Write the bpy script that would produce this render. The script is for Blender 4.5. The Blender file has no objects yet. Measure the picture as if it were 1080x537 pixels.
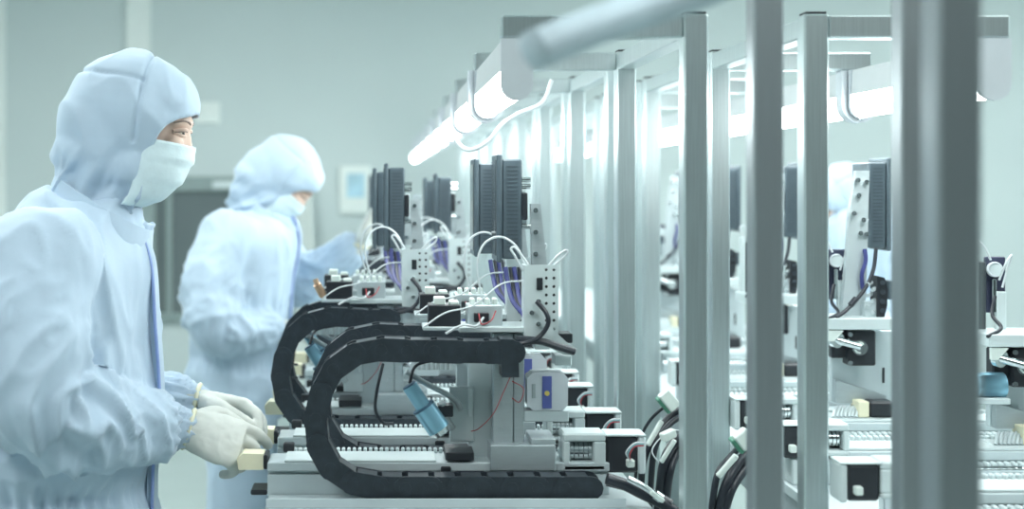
import bpy, bmesh, math, random
from mathutils import Vector, Matrix, noise, Quaternion
random.seed(7)
PI = math.pi
scn = bpy.context.scene
COL = scn.collection
F, CX, HY, CAMZ = 1440.0, 400.0, 195.0, 1.4
def S(px, py, Y):
    return Vector(((px - CX) * Y / F, Y, CAMZ - (py - HY) * Y / F))
def SX(px, Y): return (px - CX) * Y / F
def SZ(py, Y): return CAMZ - (py - HY) * Y / F

# ------------------------------------------------------------------ materials
def mat(name, col, rough=0.5, metal=0.0, var=0.04, scale=30.0, bump=0.0, stretch=(1, 1, 1), emit=None, estr=0.0,
        sheen=0.0, trans=0.0, spec=0.5):
    m = bpy.data.materials.new(name); m.use_nodes = True
    nt = m.node_tree; b = nt.nodes['Principled BSDF']
    tc = nt.nodes.new('ShaderNodeTexCoord'); mp = nt.nodes.new('ShaderNodeMapping')
    mp.inputs['Scale'].default_value = stretch
    nz = nt.nodes.new('ShaderNodeTexNoise'); nz.inputs['Scale'].default_value = scale; nz.inputs['Detail'].default_value = 4
    nt.links.new(tc.outputs['Object'], mp.inputs['Vector']); nt.links.new(mp.outputs['Vector'], nz.inputs['Vector'])
    cr = nt.nodes.new('ShaderNodeValToRGB')
    c0 = [max(0, c * (1 - var)) for c in col]; c1 = [min(1, c * (1 + var)) for c in col]
    cr.color_ramp.elements[0].position = 0.3; cr.color_ramp.elements[1].position = 0.7
    cr.color_ramp.elements[0].color = (*c0, 1); cr.color_ramp.elements[1].color = (*c1, 1)
    nt.links.new(nz.outputs['Fac'], cr.inputs['Fac']); nt.links.new(cr.outputs['Color'], b.inputs['Base Color'])
    b.inputs['Roughness'].default_value = rough; b.inputs['Metallic'].default_value = metal
    b.inputs['Specular IOR Level'].default_value = spec
    if bump:
        bp = nt.nodes.new('ShaderNodeBump'); bp.inputs['Strength'].default_value = bump; bp.inputs['Distance'].default_value = 0.01
        nt.links.new(nz.outputs['Fac'], bp.inputs['Height']); nt.links.new(bp.outputs['Normal'], b.inputs['Normal'])
    if emit:
        b.inputs['Emission Color'].default_value = (*emit, 1); b.inputs['Emission Strength'].default_value = estr
    if sheen:
        b.inputs['Sheen Weight'].default_value = sheen; b.inputs['Sheen Roughness'].default_value = 0.4
    if trans:
        b.inputs['Transmission Weight'].default_value = trans
    return m
M = {}
M['suit'] = mat('suit_fabric', (0.48, 0.60, 0.725), 0.75, var=0.03, scale=14, bump=0.12, sheen=0.25)
M['suit_trim'] = mat('suit_trim', (0.30, 0.40, 0.72), 0.75, var=0.05, scale=40)
M['mask'] = mat('mask_fabric', (0.66, 0.79, 0.83), 0.85, var=0.03, scale=60, bump=0.1)
M['skin'] = mat('skin', (0.70, 0.52, 0.43), 0.55, var=0.06, scale=40)
M['eye'] = mat('eye', (0.62, 0.56, 0.5), 0.25, var=0.02)
M['iris'] = mat('iris', (0.03, 0.022, 0.02), 0.2)
M['hair'] = mat('brow_hair', (0.26, 0.20, 0.17), 0.8, var=0.15, scale=300)
M['glove'] = mat('latex_glove', (0.62, 0.64, 0.60), 0.55, var=0.03, scale=50, bump=0.08)
M['glove_rim'] = mat('latex_rim', (0.72, 0.70, 0.52), 0.55, var=0.04)
M['boot'] = mat('boot_vinyl', (0.62, 0.74, 0.84), 0.5, var=0.04)
M['wall'] = mat('wall_paint', (0.54, 0.62, 0.622), 0.6, var=0.012, scale=2.0)
M['wallf'] = mat('unseen_dark_wall', (0.11, 0.14, 0.145), 0.5, var=0.02, scale=2.0)
M['trim'] = mat('trim_white', (0.74, 0.80, 0.78), 0.5, var=0.02)
M['floor'] = mat('epoxy_floor', (0.36, 0.435, 0.425), 0.5, var=0.03, scale=3)
M['ceil'] = mat('ceiling_paint', (0.66, 0.72, 0.72), 0.7, var=0.02, scale=3)
M['glass'] = mat('dark_glass', (0.15, 0.185, 0.19), 0.12, var=0.05, scale=1.5)
M['wframe'] = mat('window_frame_grey', (0.25, 0.32, 0.315), 0.5, var=0.03)
M['alu'] = mat('brushed_aluminium', (0.57, 0.645, 0.655), 0.34, 0.88, var=0.07, scale=60, bump=0.03, stretch=(6, 6, 0.15))
M['alu_shaded'] = mat('aluminium_shaded', (0.38, 0.42, 0.44), 0.4, 0.85, var=0.05, scale=60, bump=0.03, stretch=(6, 6, 0.15))  # aluminium darkened in its colour, standing in for dark reflections on near posts
M['alu2'] = mat('aluminium_plate', (0.45, 0.51, 0.53), 0.42, 0.55, var=0.04, scale=40, bump=0.03, stretch=(1, 1, 6))
M['white'] = mat('white_enamel', (0.59, 0.67, 0.68), 0.4, var=0.02)
M['white2'] = mat('white_anodised', (0.56, 0.635, 0.655), 0.33, 0.2, var=0.03, scale=20)
M['chain'] = mat('black_nylon', (0.026, 0.035, 0.045), 0.42, var=0.2, scale=60, bump=0.05)
M['black'] = mat('black_metal', (0.02, 0.024, 0.03), 0.4, var=0.15, scale=30)
M['cable'] = mat('black_cable', (0.02, 0.025, 0.035), 0.35, var=0.1)
M['violet'] = mat('violet_cable', (0.05, 0.06, 0.22), 0.4, var=0.1)
M['red'] = mat('red_wire', (0.45, 0.05, 0.06), 0.4, var=0.1)
M['teal'] = mat('teal_wire', (0.25, 0.48, 0.52), 0.4, var=0.1)
M['tube'] = mat('white_air_tube', (0.70, 0.75, 0.77), 0.25, var=0.02)
M['yellow'] = mat('cream_block', (0.80, 0.76, 0.56), 0.5, var=0.04)
M['screen'] = mat('monitor_plastic', (0.085, 0.118, 0.140), 0.4, var=0.08, scale=80, bump=0.05)
M['slat'] = mat('monitor_vent', (0.055, 0.078, 0.095), 0.5, var=0.05)
M['navy'] = mat('navy_plate', (0.035, 0.042, 0.085), 0.45, var=0.05)
M['panel'] = mat('monitor_screen', (0.04, 0.05, 0.06), 0.12, var=0.05)
M['blue'] = mat('blue_anodised', (0.24, 0.47, 0.60), 0.3, 0.5, var=0.05, scale=20)
M['barrel_dark'] = mat('barrel_groove', (0.06, 0.13, 0.20), 0.4, 0.3)
M['steel'] = mat('polished_steel', (0.66, 0.70, 0.71), 0.18, 1.0, var=0.04)
M['stripe'] = mat('violet_label', (0.10, 0.13, 0.40), 0.5, var=0.05)
M['yel'] = mat('yellow_dot', (0.75, 0.6, 0.15), 0.5)
M['conn'] = mat('connector_white', (0.70, 0.78, 0.74), 0.4, var=0.05)
M['green'] = mat('connector_green', (0.10, 0.32, 0.22), 0.45, var=0.1)
M['copper'] = mat('copper_coil', (0.62, 0.42, 0.28), 0.35, 0.6, var=0.15, scale=120)
M['lamp'] = mat('lamp_diffuser', (0.9, 0.95, 0.95), 0.4, emit=(0.94, 1.0, 0.99), estr=14.0)
M['lamp_body'] = mat('lamp_housing', (0.56, 0.60, 0.61), 0.45, var=0.02)
M['lamp_cap'] = mat('lamp_cap_plastic', (0.60, 0.65, 0.69), 0.45, var=0.02)
M['ceilfill'] = mat('ceiling_fill_glow', (0.9, 0.95, 0.95), 0.4, emit=(0.95, 1.0, 0.99), estr=10.0)
M['notice'] = mat('notice_print', (0.38, 0.58, 0.68), 0.5, var=0.25, scale=6)
M['pipe'] = mat('pipe_sleeve', (0.52, 0.62, 0.68), 0.62, 0.15, var=0.25, scale=10)

# ------------------------------------------------------------------ builders
ORG = {}
def empty(name, loc, label, cat, group=None):
    o = bpy.data.objects.new(name, None); COL.objects.link(o)
    o.location = loc; o.empty_display_size = 0.05
    o['label'] = label; o['category'] = cat
    if group: o['group'] = group
    ORG[o.name] = Vector(loc)
    return o
def tag(o, label, cat, group=None):
    o['label'] = label; o['category'] = cat
    if group: o['group'] = group
    return o
def link(name, me, m, parent=None, smooth=False):
    o = bpy.data.objects.new(name, me); COL.objects.link(o)
    if m is not None: me.materials.append(m)
    if parent is not None:
        org = ORG[parent.name]
        me.transform(Matrix.Translation(-org)); o.parent = parent; ORG[o.name] = org
    else:
        ORG[o.name] = Vector((0, 0, 0))
    if smooth:
        for p in me.polygons: p.use_smooth = True
    return o
def catmull(pts, n=8):
    P = [Vector(p) for p in pts]
    if len(P) < 3:
        return [P[0].lerp(P[1], i / n) for i in range(n + 1)]
    out = []
    for i in range(len(P) - 1):
        p0 = P[i - 1] if i else P[0] * 2 - P[1]
        p1, p2 = P[i], P[i + 1]
        p3 = P[i + 2] if i + 2 < len(P) else P[-1] * 2 - P[-2]
        for k in range(n):
            t = k / n
            out.append(0.5 * ((2 * p1) + (p2 - p0) * t + (2 * p0 - 5 * p1 + 4 * p2 - p3) * t * t + (3 * p1 - p0 - 3 * p2 + p3) * t ** 3))
    out.append(P[-1]); return out
class MB:
    def __init__(self): self.bm = bmesh.new(); self.smooth_from = None
    def box(self, x0, x1, y0, y1, z0, z1, bev=0.0015, rot=None, piv=None):
        if x1 < x0: x0, x1 = x1, x0
        if y1 < y0: y0, y1 = y1, y0
        if z1 < z0: z0, z1 = z1, z0
        r = bmesh.ops.create_cube(self.bm, size=1.0); vs = r['verts']
        for v in vs:
            v.co = Vector((x0 + (v.co.x + .5) * (x1 - x0), y0 + (v.co.y + .5) * (y1 - y0), z0 + (v.co.z + .5) * (z1 - z0)))
        bev = min(bev, 0.3 * min(x1 - x0, y1 - y0, z1 - z0))
        allv = set(vs)
        if bev > 0:
            ed = list({e for v in vs for e in v.link_edges})
            rr = bmesh.ops.bevel(self.bm, geom=ed, offset=bev, segments=1, affect='EDGES', profile=0.5)
            allv = set(rr['verts']) | {v for v in vs if v.is_valid}
        if rot is not None:
            c = Vector(piv) if piv is not None else Vector(((x0 + x1) / 2, (y0 + y1) / 2, (z0 + z1) / 2))
            for v in allv: v.co = c + rot @ (v.co - c)
        return self
    def cyl(self, p0, p1, r0, r1=None, n=20):
        p0, p1 = Vector(p0), Vector(p1); r1 = r0 if r1 is None else r1
        d = (p1 - p0); q = d.to_track_quat('Z', 'Y'); L = d.length
        r = bmesh.ops.create_cone(self.bm, cap_ends=True, segments=n, radius1=r0, radius2=r1, depth=L)
        mid = (p0 + p1) / 2
        for v in r['verts']: v.co = mid + q @ v.co
        return self
    def sphere(self, c, r, n=14):
        rr = bmesh.ops.create_uvsphere(self.bm, u_segments=n, v_segments=max(6, n // 2), radius=1)
        rad = r if hasattr(r, '__len__') else (r, r, r)
        for v in rr['verts']: v.co = Vector(c) + Vector((v.co.x * rad[0], v.co.y * rad[1], v.co.z * rad[2]))
        return self
    def tube(self, pts, r, n=8, sub=8, rr=None):
        P = catmull(pts, sub) if sub else [Vector(p) for p in pts]
        rings = []; prev = None
        for i, p in enumerate(P):
            t = (P[min(i + 1, len(P) - 1)] - P[max(i - 1, 0)])
            if t.length < 1e-9: t = Vector((1, 0, 0))
            t.normalize()
            if prev is None:
                a = t.orthogonal().normalized()
            else:
                a = prev - t * prev.dot(t)
                a = a.normalized() if a.length > 1e-6 else t.orthogonal().normalized()
            prev = a; b = t.cross(a)
            rad = r if rr is None else rr(i / (len(P) - 1))
            rings.append([self.bm.verts.new(p + (a * math.cos(2 * PI * k / n) + b * math.sin(2 * PI * k / n)) * rad) for k in range(n)])
        for i in range(len(rings) - 1):
            for k in range(n):
                self.bm.faces.new((rings[i][k], rings[i][(k + 1) % n], rings[i + 1][(k + 1) % n], rings[i + 1][k]))
        self.bm.faces.new(rings[0][::-1]); self.bm.faces.new(rings[-1])
        return self
    def prism(self, poly, y0, y1, plane='XZ'):
        def mk(u, v, w):
            return Vector((u, w, v)) if plane == 'XZ' else (Vector((w, u, v)) if plane == 'YZ' else Vector((u, v, w)))
        a = [self.bm.verts.new(mk(u, v, y0)) for u, v in poly]; b = [self.bm.verts.new(mk(u, v, y1)) for u, v in poly]
        self.bm.faces.new(a); self.bm.faces.new(b[::-1]); n = len(poly)
        for i in range(n): self.bm.faces.new((a[i], b[i], b[(i + 1) % n], a[(i + 1) % n]))
        return self
    def ring(self, c, axis, r, rt, n=20, m=8):
        c = Vector(c); ax = Vector(axis).normalized(); a = ax.orthogonal().normalized(); b = ax.cross(a)
        R = []
        for i in range(n):
            d = a * math.cos(2 * PI * i / n) + b * math.sin(2 * PI * i / n)
            R.append([self.bm.verts.new(c + d * (r + rt * math.cos(2 * PI * k / m)) + ax * rt * math.sin(2 * PI * k / m)) for k in range(m)])
        for i in range(n):
            for k in range(m):
                self.bm.faces.new((R[i][k], R[(i + 1) % n][k], R[(i + 1) % n][(k + 1) % m], R[i][(k + 1) % m]))
        return self
    def holes(self, x0, x1, z0, z1, y0, y1, nx, nz, rad, skip=()):
        """plate in XZ with a grid of real round holes"""
        cw, ch = (x1 - x0) / nx, (z1 - z0) / nz
        K = 8
        for y, flip in ((y0, False), (y1, True)):
            for i in range(nx):
                for j in range(nz):
                    ax, az = x0 + i * cw, z0 + j * ch
                    sq = []
                    for (u, v) in ((1, .5), (1, 1), (.5, 1), (0, 1), (0, .5), (0, 0), (.5, 0), (1, 0)):
                        sq.append(self.bm.verts.new((ax + u * cw, y, az + v * ch)))
                    if (i, j) in skip:
                        self.bm.faces.new(sq if not flip else sq[::-1]); continue
                    ho = [self.bm.verts.new((ax + cw / 2 + rad * math.cos(2 * PI * k / K), y, az + ch / 2 + rad * math.sin(2 * PI * k / K))) for k in range(K)]
                    for k in range(K):
                        f = (sq[k], sq[(k + 1) % K], ho[(k + 1) % K], ho[k])
                        self.bm.faces.new(f if not flip else f[::-1])
        for i in range(nx):
            for j in range(nz):
                if (i, j) in skip: continue
                cx, cz = x0 + (i + .5) * cw, z0 + (j + .5) * ch
                A = [[self.bm.verts.new((cx + rad * math.cos(2 * PI * k / K), y, cz + rad * math.sin(2 * PI * k / K))) for k in range(K)] for y in (y0, y1)]
                for k in range(K):
                    self.bm.faces.new((A[0][k], A[0][(k + 1) % K], A[1][(k + 1) % K], A[1][k]))
        t = y1 - y0
        for (a, b, c, d) in ((x0 - .001, x1 + .001, z0 - .001, z0), (x0 - .001, x1 + .001, z1, z1 + .001), (x0 - .001, x0, z0, z1), (x1, x1 + .001, z0, z1)):
            self.box(a, b, y0, y1, c, d, 0)
        return self
    def build(self, name, m, parent=None, smooth=False):
        bmesh.ops.remove_doubles(self.bm, verts=self.bm.verts, dist=1e-6)
        bmesh.ops.recalc_face_normals(self.bm, faces=self.bm.faces)
        me = bpy.data.meshes.new(name); self.bm.to_mesh(me); self.bm.free()
        o = link(name, me, m, parent, smooth)
        if smooth:
            try: me.set_sharp_from_angle(angle=math.radians(42))
            except Exception: pass
        return o

# ------------------------------------------------------------------ camera
cd = bpy.data.cameras.new('camera'); cam = bpy.data.objects.new('camera', cd); COL.objects.link(cam)
cam.location = (0, 0, CAMZ); cam.rotation_euler = (PI / 2, 0, 0)
cd.sensor_width = 36; cd.lens = F / 1080 * 36
cd.shift_x = (540 - CX) / 1080; cd.shift_y = -(268.5 - HY) / 1080
cd.clip_start = 0.02
cd.dof.use_dof = True; cd.dof.focus_distance = 2.55; cd.dof.aperture_fstop = 2.3
scn.camera = cam

# ------------------------------------------------------------------ room
def struct(o):
    o['kind'] = 'structure'; return o
WY = 9.0
RX0, RX1 = -4.2, 5.6
struct(MB().box(RX0, RX1, -3.0, WY + .2, -.12, 0.0, 0).build('floor', M['floor']))
struct(MB().box(RX0, RX1, -3.0, WY + .2, 3.1, 3.2, 0).build('ceiling', M['ceil']))
struct(MB().box(RX0, RX1, WY, WY + .12, 0, 3.1, 0).build('wall_back', M['wall']))
struct(MB().box(RX0 - .12, RX0, -3.0, WY + .2, 0, 3.1, 0).build('wall_left', M['wall']))
struct(MB().box(RX1, RX1 + .12, -3.0, WY + .2, 0, 3.1, 0).build('wall_right', M['wall']))
struct(MB().box(RX0, RX1, -3.12, -3.0, 0, 3.1, 0).build('wall_front_unseen', M['wallf']))  # unseen wall behind the camera, added dark so the posts reflect less light
# pilaster strips on the back wall
struct(MB().box(SX(134, WY), SX(159, WY), WY - .03, WY, 0, 3.1, .004).build('trim_1', M['trim']))
struct(MB().box(SX(-18, WY), SX(6, WY), WY - .03, WY, 0, 3.1, .004).build('trim_2', M['trim']))
# dark window in the back wall
wx0, wx1, wz0, wz1 = SX(150, WY), SX(313, WY), SZ(338, WY), SZ(186, WY)
w = struct(MB().box(wx0, wx1, WY - .05, WY, wz1 - .10, wz1, .005).box(wx0, wx1, WY - .05, WY, wz0, wz0 + .05, .005)
           .box(wx0, wx0 + .09, WY - .05, WY, wz0 + .05, wz1 - .10, .005).box(wx1 - .06, wx1, WY - .05, WY, wz0 + .05, wz1 - .10, .005)
           .box(SX(176, WY), SX(182, WY), WY - .045, WY, wz0 + .05, wz1 - .10, .004).build('window_1', M['wframe']))
MB().box(wx0 + .09, wx1 - .06, WY - .02, WY - .005, wz0 + .05, wz1 - .1, 0).build('pane', M['glass'], w)
# white strip curtain beside the window
mb = MB()
for k in range(6):
    u0 = k / 6; u1 = (k + 1) / 6
    xt0, xt1 = SX(309, 8.8) + (SX(327, 8.8) - SX(309, 8.8)) * u0, SX(309, 8.8) + (SX(327, 8.8) - SX(309, 8.8)) * u1
    xb0, xb1 = SX(311, 8.8) + (SX(338, 8.8) - SX(311, 8.8)) * u0, SX(311, 8.8) + (SX(338, 8.8) - SX(311, 8.8)) * u1
    yy = 8.88 - .03 * (k % 2)
    mb.prism([(xb0, .02), (xb1, .02), (xt1, SZ(190, 8.8)), (xt0, SZ(190, 8.8))], yy - .02, yy + .03)
tag(mb.build('curtain', M['trim']), 'pale hanging curtain at the right edge of the dark window', 'curtain')
# notice, plate and white strip
t = empty('wall_notice', (SX(374, WY), WY, SZ(200, WY)), 'white framed notice with a blue picture on the back wall', 'notice')
nx0, nx1, nz0, nz1 = SX(358, WY), SX(391, WY), SZ(226, WY), SZ(175, WY)
MB().box(nx0, nx1, WY - .03, WY, nz0, nz1, .004).build('frame', M['trim'], t)
MB().box(nx0 + .05, nx1 - .04, WY - .034, WY - .03, nz0 + .11, nz1 - .05, 0).build('picture', M['notice'], t)
tag(MB().box(SX(204, WY), SX(232, WY), WY - .02, WY, SZ(131, WY), SZ(108, WY), .006)
    .box(SX(214, WY), SX(222, WY), WY - .026, WY - .02, SZ(125, WY), SZ(114, WY), .003).build('wall_plate', M['trim']),
    'small white square plate on the wall above the dark window', 'wall plate')
tag(MB().box(SX(224, 8.93), SX(252, 8.93), 8.925, 8.948, SZ(199, 8.93), SZ(191, 8.93), .002).build('window_strip', M['white']),
    'narrow white strip on the top frame of the dark window', 'label')  # plain white strip on the top bar of the frame
# unseen ceiling panels added to fill the room with light
k = 0
for (x, y, nm) in ((-1.6, 0.6, 'above the camera side on the left'), (1.6, 0.6, 'above the camera side on the right'), (-1.6, 3.4, 'over the first worker'),
                   (1.9, 3.4, 'over the right bench'), (-1.6, 6.2, 'over the back on the left'), (1.9, 6.2, 'over the back on the right'), (4.2, 3.4, 'near the right wall'), (4.2, 6.6, 'in the far right corner')):  # last two added to brighten the right wall
    t = empty('ceiling_fill', (x, y, 3.1), 'unseen ceiling panel added as fill light ' + nm, 'fill light', 'added ceiling fill panels')
    MB().box(x - .63, x + .63, y - .63, y + .63, 3.07, 3.1, .004).build('frame', M['trim'], t)
    MB().box(x - .6, x + .6, y - .6, y + .6, 3.062, 3.07, 0).build('diffuser', M['ceilfill'], t)

# ------------------------------------------------------------------ benches
def bench(name, x0, x1, y0, y1, label):
    t = empty(name, ((x0 + x1) / 2, y0, 0), label, 'workbench', 'long machine benches')
    MB().box(x0, x1, y0, y1, .828, .85, .003).build('tabletop', M['white2'], t)
    MB().box(x0 + .02, x1 - .02, y0 + .02, y0 + .05, .76, .828, .003).box(x0 + .02, x1 - .02, y1 - .05, y1 - .02, .76, .828, .003) \
        .box(x0 + .02, x0 + .05, y0 + .05, y1 - .05, .76, .828, .003).box(x1 - .05, x1 - .02, y0 + .05, y1 - .05, .76, .828, .003).build('apron', M['alu2'], t)
    n = 4
    for i in range(n):
        yy = y0 + .03 + (y1 - y0 - .1) * i / (n - 1)
        for xx in (x0 + .03, x1 - .07):
            MB().box(xx, xx + .04, yy, yy + .04, .0, .76, .003).build('leg', M['alu2'], t)
    return t
bench('workbench', -.195, .467, 2.26, 7.2, 'long white workbench carrying the left row of machines')
bench('workbench', .75, 1.42, 1.92, 7.2, 'long white workbench right of the metal posts')

# ------------------------------------------------------------------ frames of posts
ZA0, ZA1 = 1.637, 1.676
LX0, LX1, RXa, RXb = .491, .531, .685, .725
def posts_frame(ys, label, arms, beam=True, sides='LR', dbl=.13):
    t = empty('post_frame', (.608, ys[0], 0), label, 'metal frame', 'aluminium post frames')
    for i, y in enumerate(ys):
        for s in sides:
            a, b = (LX0, LX1) if s == 'L' else (RXa, RXb)
            yl = [y] + ([y + dbl] if dbl and arms and i > 0 else [])
            for yy in yl:
                top = ZA1 if arms else 2.6
                p = MB().box(a, b, yy, yy + .04, .006, top, .003).build('post', M['alu' if arms else 'alu_shaded'], t)
                MB().box(a - .02, b + .02, yy - .02, yy + .06, 0, .006, .001).build('foot_plate', M['alu2'], p)
                if arms:
                    MB().box(a + .003, b - .003, yy + .003, yy + .037, ZA1, ZA1 + .004, .001).build('post_cap', M['black'], p)
            if arms:
                if s == 'L': MB().box(.197, LX0, y + .002, y + .038, ZA0, ZA1 - .002, .003).build('lamp_arm', M['alu'], t)
                else: MB().box(RXb, 1.018, y + .002, y + .038, ZA0, ZA1 - .002, .003).build('lamp_arm', M['alu'], t)
    if beam and arms:
        for s in sides:
            a, b = (LX0, LX1) if s == 'L' else (RXa, RXb)
            for i in range(len(ys) - 1):
                y0 = ys[i] + .04 + (dbl if i > 0 else 0)
                MB().box(a + .002, b - .002, y0, ys[i + 1], ZA0 + .002, ZA1 - .004, .002).build('top_beam', M['alu'], t)
    return t
FY = [2.2, 2.82, 3.52, 4.2, 4.9, 5.6, 6.3, 7.0, 7.7, 8.4]
posts_frame(FY, 'long double row of upright metal posts between the benches carrying both lamp rows', True)
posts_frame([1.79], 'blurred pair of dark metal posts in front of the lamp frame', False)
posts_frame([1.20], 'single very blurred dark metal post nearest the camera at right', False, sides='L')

# hanging pipe
tag(MB().tube([S(566, 52, 1.25), S(640, 23, 1.28), S(760, -18, 1.34), S(900, -70, 1.42)], .0185, 20, 6)
    .cyl(S(563, 53, 1.248), S(560, 54.5, 1.246), .0185, .013, 20).build('hanging_pipe', M['pipe'], smooth=True),
    'blurred silver pipe slanting in from the top in front of the left lamp', 'pipe')

# ------------------------------------------------------------------ strip lamps
def u_profile(w, ztop, zbot, n=10, zs=None):
    r = w / 2; pts = []
    zc = zbot + r
    for k in range(n + 1):
        a = PI + PI * k / n
        pts.append((math.cos(a) * r, zc + math.sin(a) * r))
    pts.append((r, ztop)); pts.append((-r, ztop))
    return pts
def strip_lamp(xc, y0, y1, label, group, first, cord=False):
    t = empty('hanging_strip_lamp', (xc, y0, ZA0), label, 'strip lamp', group)
    w = .052; zt, zb = ZA0 - .0006, 1.536
    def at(pts): return [(xc + u, v) for u, v in pts]
    zs = 1.585
    # tapering housing (upper) and glowing tube cover (lower)
    MB().prism([(xc - w / 2 + .001, zs), (xc + w / 2 - .001, zs), (xc + w / 2 - .004, zt - .001), (xc - w / 2 + .004, zt - .001)], y0 + .012, y1 - .012).build('housing', M['lamp_body'], t)
    prof = u_profile(w - .004, zs, zb + .003)
    MB().prism(at(prof), y0 + .012, y1 - .012).build('diffuser', M['lamp'], t)
    cap = u_profile(w, zt, zb)
    MB().prism(at(cap), y0, y0 + .012).build('end_cap', M['lamp_cap'], t)
    MB().prism(at(cap), y1 - .012, y1).build('end_cap', M['lamp_cap'], t)
    if not first:
        # U strap hugging the lamp at the joint
        o = u_profile(w + .024, zt, zb - .008); i_ = u_profile(w + .001, zt, zb - .0005)
        mb = MB(); n = len(o) - 1
        for k in range(n):
            if k == len(o) - 2: continue
            mb.prism([(xc + o[k][0], o[k][1]), (xc + o[k + 1][0], o[k + 1][1]), (xc + i_[k + 1][0], i_[k + 1][1]), (xc + i_[k][0], i_[k][1])], y0 - .006, y0 + .03)
        k = len(o) - 1
        mb.prism([(xc + o[k][0], o[k][1]), (xc + o[0][0], o[0][1]), (xc + i_[0][0], i_[0][1]), (xc + i_[k][0], i_[k][1])], y0 - .006, y0 + .03)
        mb.build('strap', M['lamp_cap'], t)
    if cord:
        MB().tube([S(480, 147, 3.0), S(488, 156, 2.95), S(499, 158, 2.92), S(515, 149, 2.9), S(530, 131, 2.89), S(548, 119, 2.88), S(572, 108, 2.87), S(582, 84, 2.86)], .0045, 8, 8).build('power_cord', M['tube'], t, True)
    return t
ordn = ['nearest', 'second', 'third', 'fourth', 'fifth', 'sixth', 'seventh', 'eighth', 'farthest']
for side, xc, where in (('left', .222, 'left'), ('right', .993, 'right')):
    for i in range(9):
        strip_lamp(xc, FY[i] + (.0 if i == 0 else .006), FY[i + 1] - .006, f'{ordn[i]} glowing strip lamp of the {where} row' + (', with rounded white end cap facing us' if i == 0 else ' counting from the camera'), f'strip lamps of the {side} row', i == 0, cord=(side == 'left' and i == 0))

# ------------------------------------------------------------------ left machine stages
def stadium(p, q, h, n=6):
    d = (q - p); a = math.atan2(d.y, d.x); r = h / 2; out = []
    for k in range(n + 1):
        th = a + PI / 2 + PI * k / n; out.append((p.x + r * math.cos(th), p.y + r * math.sin(th)))
    for k in range(n + 1):
        th = a - PI / 2 + PI * k / n; out.append((q.x + r * math.cos(th), q.y + r * math.sin(th)))
    return out
CH = [(541, 370), (500, 370), (460, 369), (425, 368.5), (391, 368), (365, 377), (347, 395), (337, 420), (333, 446), (336, 468), (346, 488), (362, 502), (384, 510), (420, 512), (480, 512), (560, 512), (622, 512)]
def chain_path(Y, hx, Y0=2.36):
    """centre line of the drag chain: the fixed lower run, the bend (moves half as far) and the upper run (moves with the head)"""
    mx = hx - .24; out = []
    for i, (px, py) in enumerate(CH):
        x = (px - CX) * Y0 / F; z = CAMZ - (py - HY) * Y0 / F
        if i < 2: x += mx
        elif i < 4: x += mx * (1 - .25 * (i - 1)) + 0
        elif i <= 13: x += mx / 2
        elif i == 14: x += mx / 4
        out.append((x, 0, z))
    # keep monotone upper run
    return catmull(out, 10)
def chain_mesh(Y, hx, w=.05, h=.040):
    P = chain_path(Y, hx); L = [0]
    for i in range(1, len(P)): L.append(L[-1] + (P[i] - P[i - 1]).length)
    n = round(L[-1] / .046); pitch = L[-1] / n; pts = []
    j = 0
    for k in range(n + 1):
        s = min(k * pitch, L[-1] - 1e-6)
        while j < len(L) - 2 and L[j + 1] < s: j += 1
        u = (s - L[j]) / max(1e-9, L[j + 1] - L[j]); p = P[j].lerp(P[j + 1], u); pts.append(Vector((p.x, p.z)))
    mb = MB()
    for k in range(n):
        p, q = pts[k], pts[k + 1]; d = (q - p).normalized()
        off = .0022 if k % 2 else 0
        for s in (-1, 1):
            ya = Y + s * (w / 2 - off); yb = ya - s * .005
            mb.prism(stadium(p, q, h - (.002 if k % 2 else 0)), min(ya, yb), max(ya, yb))
            c = p; yc = Y + s * (w / 2 + .0006)
            mb.cyl((c.x, Y + s * (w / 2 - .004), c.y), (c.x, yc, c.y), h * .28, h * .26, 14)
        nrm = Vector((-d.y, d.x))
        for s in (-1, 1):
            a = p + d * pitch * .12 + nrm * s * (h / 2 - .004); b = q - d * pitch * .12 + nrm * s * (h / 2 - .004)
            e = nrm * .003
            mb.prism([(a - e).to_tuple(), (b - e).to_tuple(), (b + e).to_tuple(), (a + e).to_tuple()], Y - w / 2 + .006, Y + w / 2 - .006)
        mb.prism([(p + nrm * (h / 2 - .008)).to_tuple(), (q + nrm * (h / 2 - .008)).to_tuple(), (q - nrm * (h / 2 - .008)).to_tuple(), (p - nrm * (h / 2 - .008)).to_tuple()], Y - w / 2 + .008, Y + w / 2 - .008)
    return mb
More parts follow.
